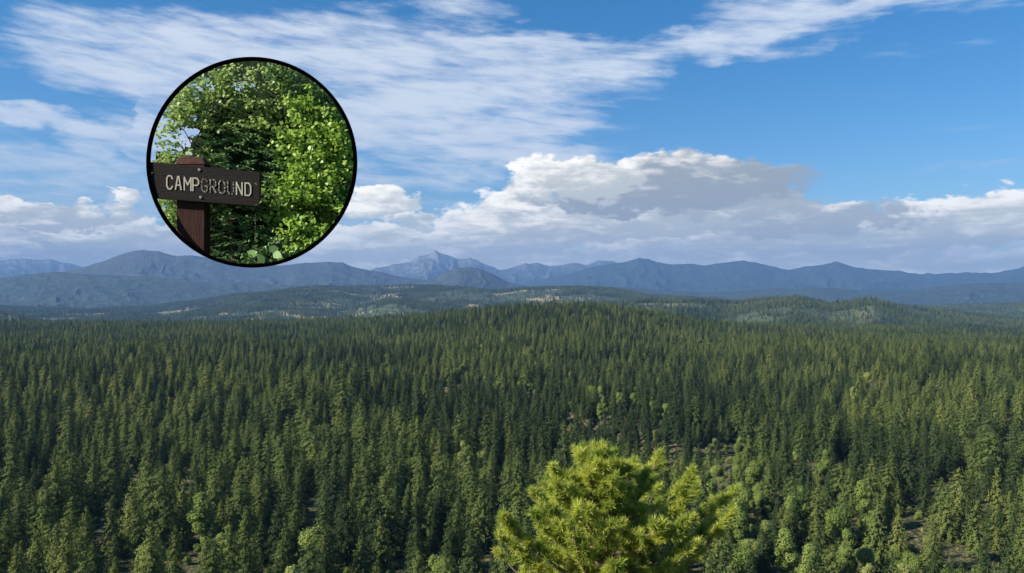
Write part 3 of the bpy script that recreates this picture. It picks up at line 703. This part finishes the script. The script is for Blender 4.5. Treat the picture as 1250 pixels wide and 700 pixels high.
regH = lambda a, b: a > 312 and b < 140 and b < 80 + (a - 305) * 0.75
leafobj('leaves', leaves(clusters(regH, 300, 0.1, 0.42, rs, 0.035, 12), 0.030, rs), leafm('dark_leaves', (0.05, 0.11, 0.025), (0.13, 0.23, 0.05), .25), hem)
branchset('branches', [([(325, 82, .3), (360, 100, .3), (400, 128, .3)], .009), ([(350, 95, .3), (345, 115, .25), (335, 128, .22)], .006)], M_twig, hem)
# leafy bush at the bottom with a few large leaves
bu = empty('bush', tuple(IP(325, 315, 0.2))); tag(bu, 'small leafy bush with large pale leaves at the bottom of the ring', 'bush')
regB = lambda a, b: 292 < a < 352 and b > 296 - 8 * math.sin((a - 292) / 60 * 3.14)
leafobj('leaves', leaves(clusters(regB, 80, 0.05, 0.3, rs, 0.03, 9), 0.04, rs), leafm('bush_leaves', (0.06, 0.13, 0.03), (0.15, 0.25, 0.07), .3), bu)
big = np.array([IP(328, 301, 0.0), IP(333, 309, 0.0), IP(340, 317, -.0), IP(322, 322, .02), IP(312, 312, .05), IP(350, 306, .05)])
leafobj('large_leaves', leaves(big, 0.11, np.random.default_rng(3), 0.7, (0, -1, .5), 0.35), leafm('large_leaf', (0.20, 0.36, 0.08), (0.30, 0.46, 0.16), .3), bu)
branchset('stems', [([(322, 320, .12), (324, 315, .1), (330, 303, .04)], .005), ([(318, 320, .14), (310, 312, .14), (303, 303, .14)], .004)], M_twig, bu)

# the sign: post, board, bolts and routed letters
sg = empty('campground_sign', tuple(IP(230, 290, 0.05))); tag(sg, 'weathered dark brown wooden board reading CAMPGROUND bolted to a reddish post', 'sign')
def prism(poly, d0, d1, bev=0.0):
    A = [IP(a, b, d0) for a, b in poly]; c = sum(A) / len(A)
    Bk = [p + np.array([0, d1 - d0, 0]) for p in A]
    if bev:
        A2 = [p + (c - p) / np.linalg.norm(c - p) * bev for p in A]; A1 = [p + np.array([0, bev, 0]) for p in A]
        rings = [A2, A1, Bk]
    else: rings = [A, Bk]
    n = len(poly); v = [p for r_ in rings for p in r_]; f = [list(range(n))[::-1]]
    for k_ in range(len(rings) - 1):
        for i_ in range(n): f.append([k_ * n + i_, k_ * n + (i_ + 1) % n, (k_ + 1) * n + (i_ + 1) % n, (k_ + 1) * n + i_])
    f.append([(len(rings) - 1) * n + i_ for i_ in range(n)])
    return np.array(v) - np.array(sg.location), f
def wood(name, ca, cb, sx, sz):
    def fn(q):
        p = q.vm('MULTIPLY', opos(q), (sx, 20.0, sz)); n = q.noise(p, 1.0, 8, 0.7, 0.6); n2 = q.noise(opos(q), 5.0, 4, 0.6)
        return q.mix(q.m('MULTIPLY_ADD', n2, 0.5, q.ss(n, 0.3, 0.75) * 0.6, clamp=True), ca, cb)
    return material(name, fn, 0.85, 0, 0.25, bump=lambda q: (q.noise(q.vm('MULTIPLY', opos(q), (sx, 20.0, sz)), 1.0, 8, 0.7, 0.6), 0.012, 0.8))
M_board = wood('board_wood', (0.005, 0.003, 0.0025), (0.024, 0.016, 0.012), 7.0, 90.0)
M_post = wood('post_wood', (0.010, 0.004, 0.002), (0.075, 0.024, 0.012), 70.0, 4.0)
v_, f_ = prism([(213, 198), (247, 198), (247, 309.5), (232, 299), (213, 283)], 0.05, 0.20, 0.006); mesh_obj('post', v_, f_, M_post, sg)
v_, f_ = prism([(211.5, 199.5), (214, 194), (219, 190.5), (241, 190.5), (246, 194), (248.5, 199.5)], 0.045, 0.205, 0.006); mesh_obj('post_cap', v_, f_, wood('cap_wood', (0.05, 0.020, 0.012), (0.17, 0.075, 0.05), 8.0, 60.0), sg)
v_, f_ = prism([(183.5, 197.8), (317, 210.5), (317.4, 213), (316.8, 251.3), (315, 252), (189, 242.2), (185.5, 229)], 0.0, 0.042, 0.004); mesh_obj('board', v_, f_, M_board, sg)
M_bolt = material('bolt_metal', lambda q: q.mix(q.noise(opos(q), 60.0), (0.12, 0.11, 0.10), (0.30, 0.28, 0.26)), 0.5, 0, 0.5)
for bx_, by_ in ((243.5, 207.6), (245.2, 241.2), (185.9, 211.5)):
    n_ = 14; v_, f_ = prism([(bx_ + math.cos(2 * math.pi * k_ / n_) * (1.9 if bx_ > 200 else .9), by_ - math.sin(2 * math.pi * k_ / n_) * (1.9 if bx_ > 200 else .9)) for k_ in range(n_)], -0.008, 0.004, 0.003); mesh_obj('bolt', v_, f_, M_bolt, sg)
OCT = [(.28, 1), (.72, 1), (1, .8), (1, .2), (.72, 0), (.28, 0), (0, .2), (0, .8), (.28, 1)]
GL = {'C': [[(1, .78), (.74, 1), (.26, 1), (0, .78), (0, .22), (.26, 0), (.74, 0), (1, .22)]], 'A': [[(0, 0), (.4, 1), (.6, 1), (1, 0)], [(.2, .34), (.8, .34)]],
      'M': [[(0, 0), (0, 1), (.5, .42), (1, 1), (1, 0)]], 'P': [[(0, 0), (0, 1), (.74, 1), (1, .82), (1, .6), (.74, .44), (.1, .44)]],
      'G': [[(1, .78), (.74, 1), (.26, 1), (0, .78), (0, .22), (.26, 0), (.74, 0), (1, .2), (1, .46), (.6, .46)]],
      'R': [[(0, 0), (0, 1), (.74, 1), (1, .82), (1, .6), (.74, .46), (.1, .46)], [(.5, .4), (1, 0)]], 'O': [OCT],
      'U': [[(0, 1), (0, .22), (.28, 0), (.72, 0), (1, .22), (1, 1)]], 'N': [[(0, 0), (0, 1), (1, 0), (1, 1)]], 'D': [[(0, 0), (0, 1), (.7, 1), (1, .78), (1, .22), (.7, 0), (0, 0)]]}
def letters(word, start, hw, dep, count=[0]):
    """raised strokes of painted wood, each segment its own bar, stepped a hair so none share a plane"""
    VV = []; FF = []; o_ = 0
    for k_, ch in word:
        x0 = 203.8 + k_ * 10.62; wd = 8.2 if ch == 'M' else 6.9; tilt = 0.084; hgt_ = 16.0 - k_ * 0.12
        for st_ in GL[ch]:
            pts2 = [(x0 + u * wd, 230.6 + (x0 + u * wd - 203.8) * tilt - w * hgt_) for u, w in st_]
            for a_, b_ in zip(pts2[:-1], pts2[1:]):
                a_, b_ = np.array(a_), np.array(b_); d_ = (b_ - a_) / np.linalg.norm(b_ - a_); n_ = np.array([-d_[1], d_[0]]) * hw
                a_ = a_ - d_ * hw * .6; b_ = b_ + d_ * hw * .6; count[0] = (count[0] + 1) % 12; z0 = dep - count[0] * 0.00035
                q4 = [a_ - n_, b_ - n_, b_ + n_, a_ + n_]
                VV += [IP(p[0], p[1], z0) for p in q4] + [IP(p[0], p[1], 0.003) for p in q4]
                FF += [[o_ + i_ for i_ in (0, 1, 2, 3)]] + [[o_ + i_, o_ + (i_ + 1) % 4, o_ + 4 + (i_ + 1) % 4, o_ + 4 + i_] for i_ in range(4)]; o_ += 8
    return np.array(VV) - np.array(sg.location), FF
def paint(name, lo, hi):
    return material(name, lambda q: q.mix(q.ss(q.noise(q.vm('MULTIPLY', opos(q), (60.0, 1.0, 60.0)), 1.0, 5, 0.7), lo, hi), (0.50, 0.45, 0.33), (0.035, 0.026, 0.022)), 0.8)
M_cream = paint('cream_paint', 0.58, 0.70); M_worn = paint('worn_paint', 0.415, 0.53)
wd_ = list(enumerate('CAMPGROUND'))
for (k_, ch) in wd_:
    worn = k_ in (4, 5, 6, 7)
    v_, f_ = letters([(k_, ch)], 0, 0.78, -0.003)
    o_ = mesh_obj('letter', v_, f_, M_worn if worn else M_cream, sg)
    if worn: tag(o_, f'letter {ch} with its cream paint mostly worn off')

# ------------------------------------------------------------------ haze
# one closed box of pale air round camera, ground and mountains; the sky lies outside
hb = np.array([(sx * 33500, sy * 33500, zz) for zz in (-140, 1900) for sy in (-1, 1) for sx in (-1, 1)], float)
hz_o = mesh_obj('haze', hb, [[0, 2, 3, 1], [4, 5, 7, 6], [0, 1, 5, 4], [1, 3, 7, 5], [3, 2, 6, 7], [2, 0, 4, 6]])
tag(hz_o, 'thin blue haze filling the air over the valley to the far mountains', 'haze', kind='stuff')
hm = bpy.data.materials.new('haze'); hm.use_nodes = True; hm.node_tree.nodes.clear()
pv = hm.node_tree.nodes.new('ShaderNodeVolumePrincipled'); ho = hm.node_tree.nodes.new('ShaderNodeOutputMaterial')
pv.inputs['Color'].default_value = (0.19, 0.37, 0.71, 1); pv.inputs['Density'].default_value = 4.5e-5; pv.inputs['Anisotropy'].default_value = 0.0
hm.node_tree.links.new(pv.outputs[0], ho.inputs['Volume']); hz_o.data.materials.append(hm)
S.cycles.volume_bounces = 0
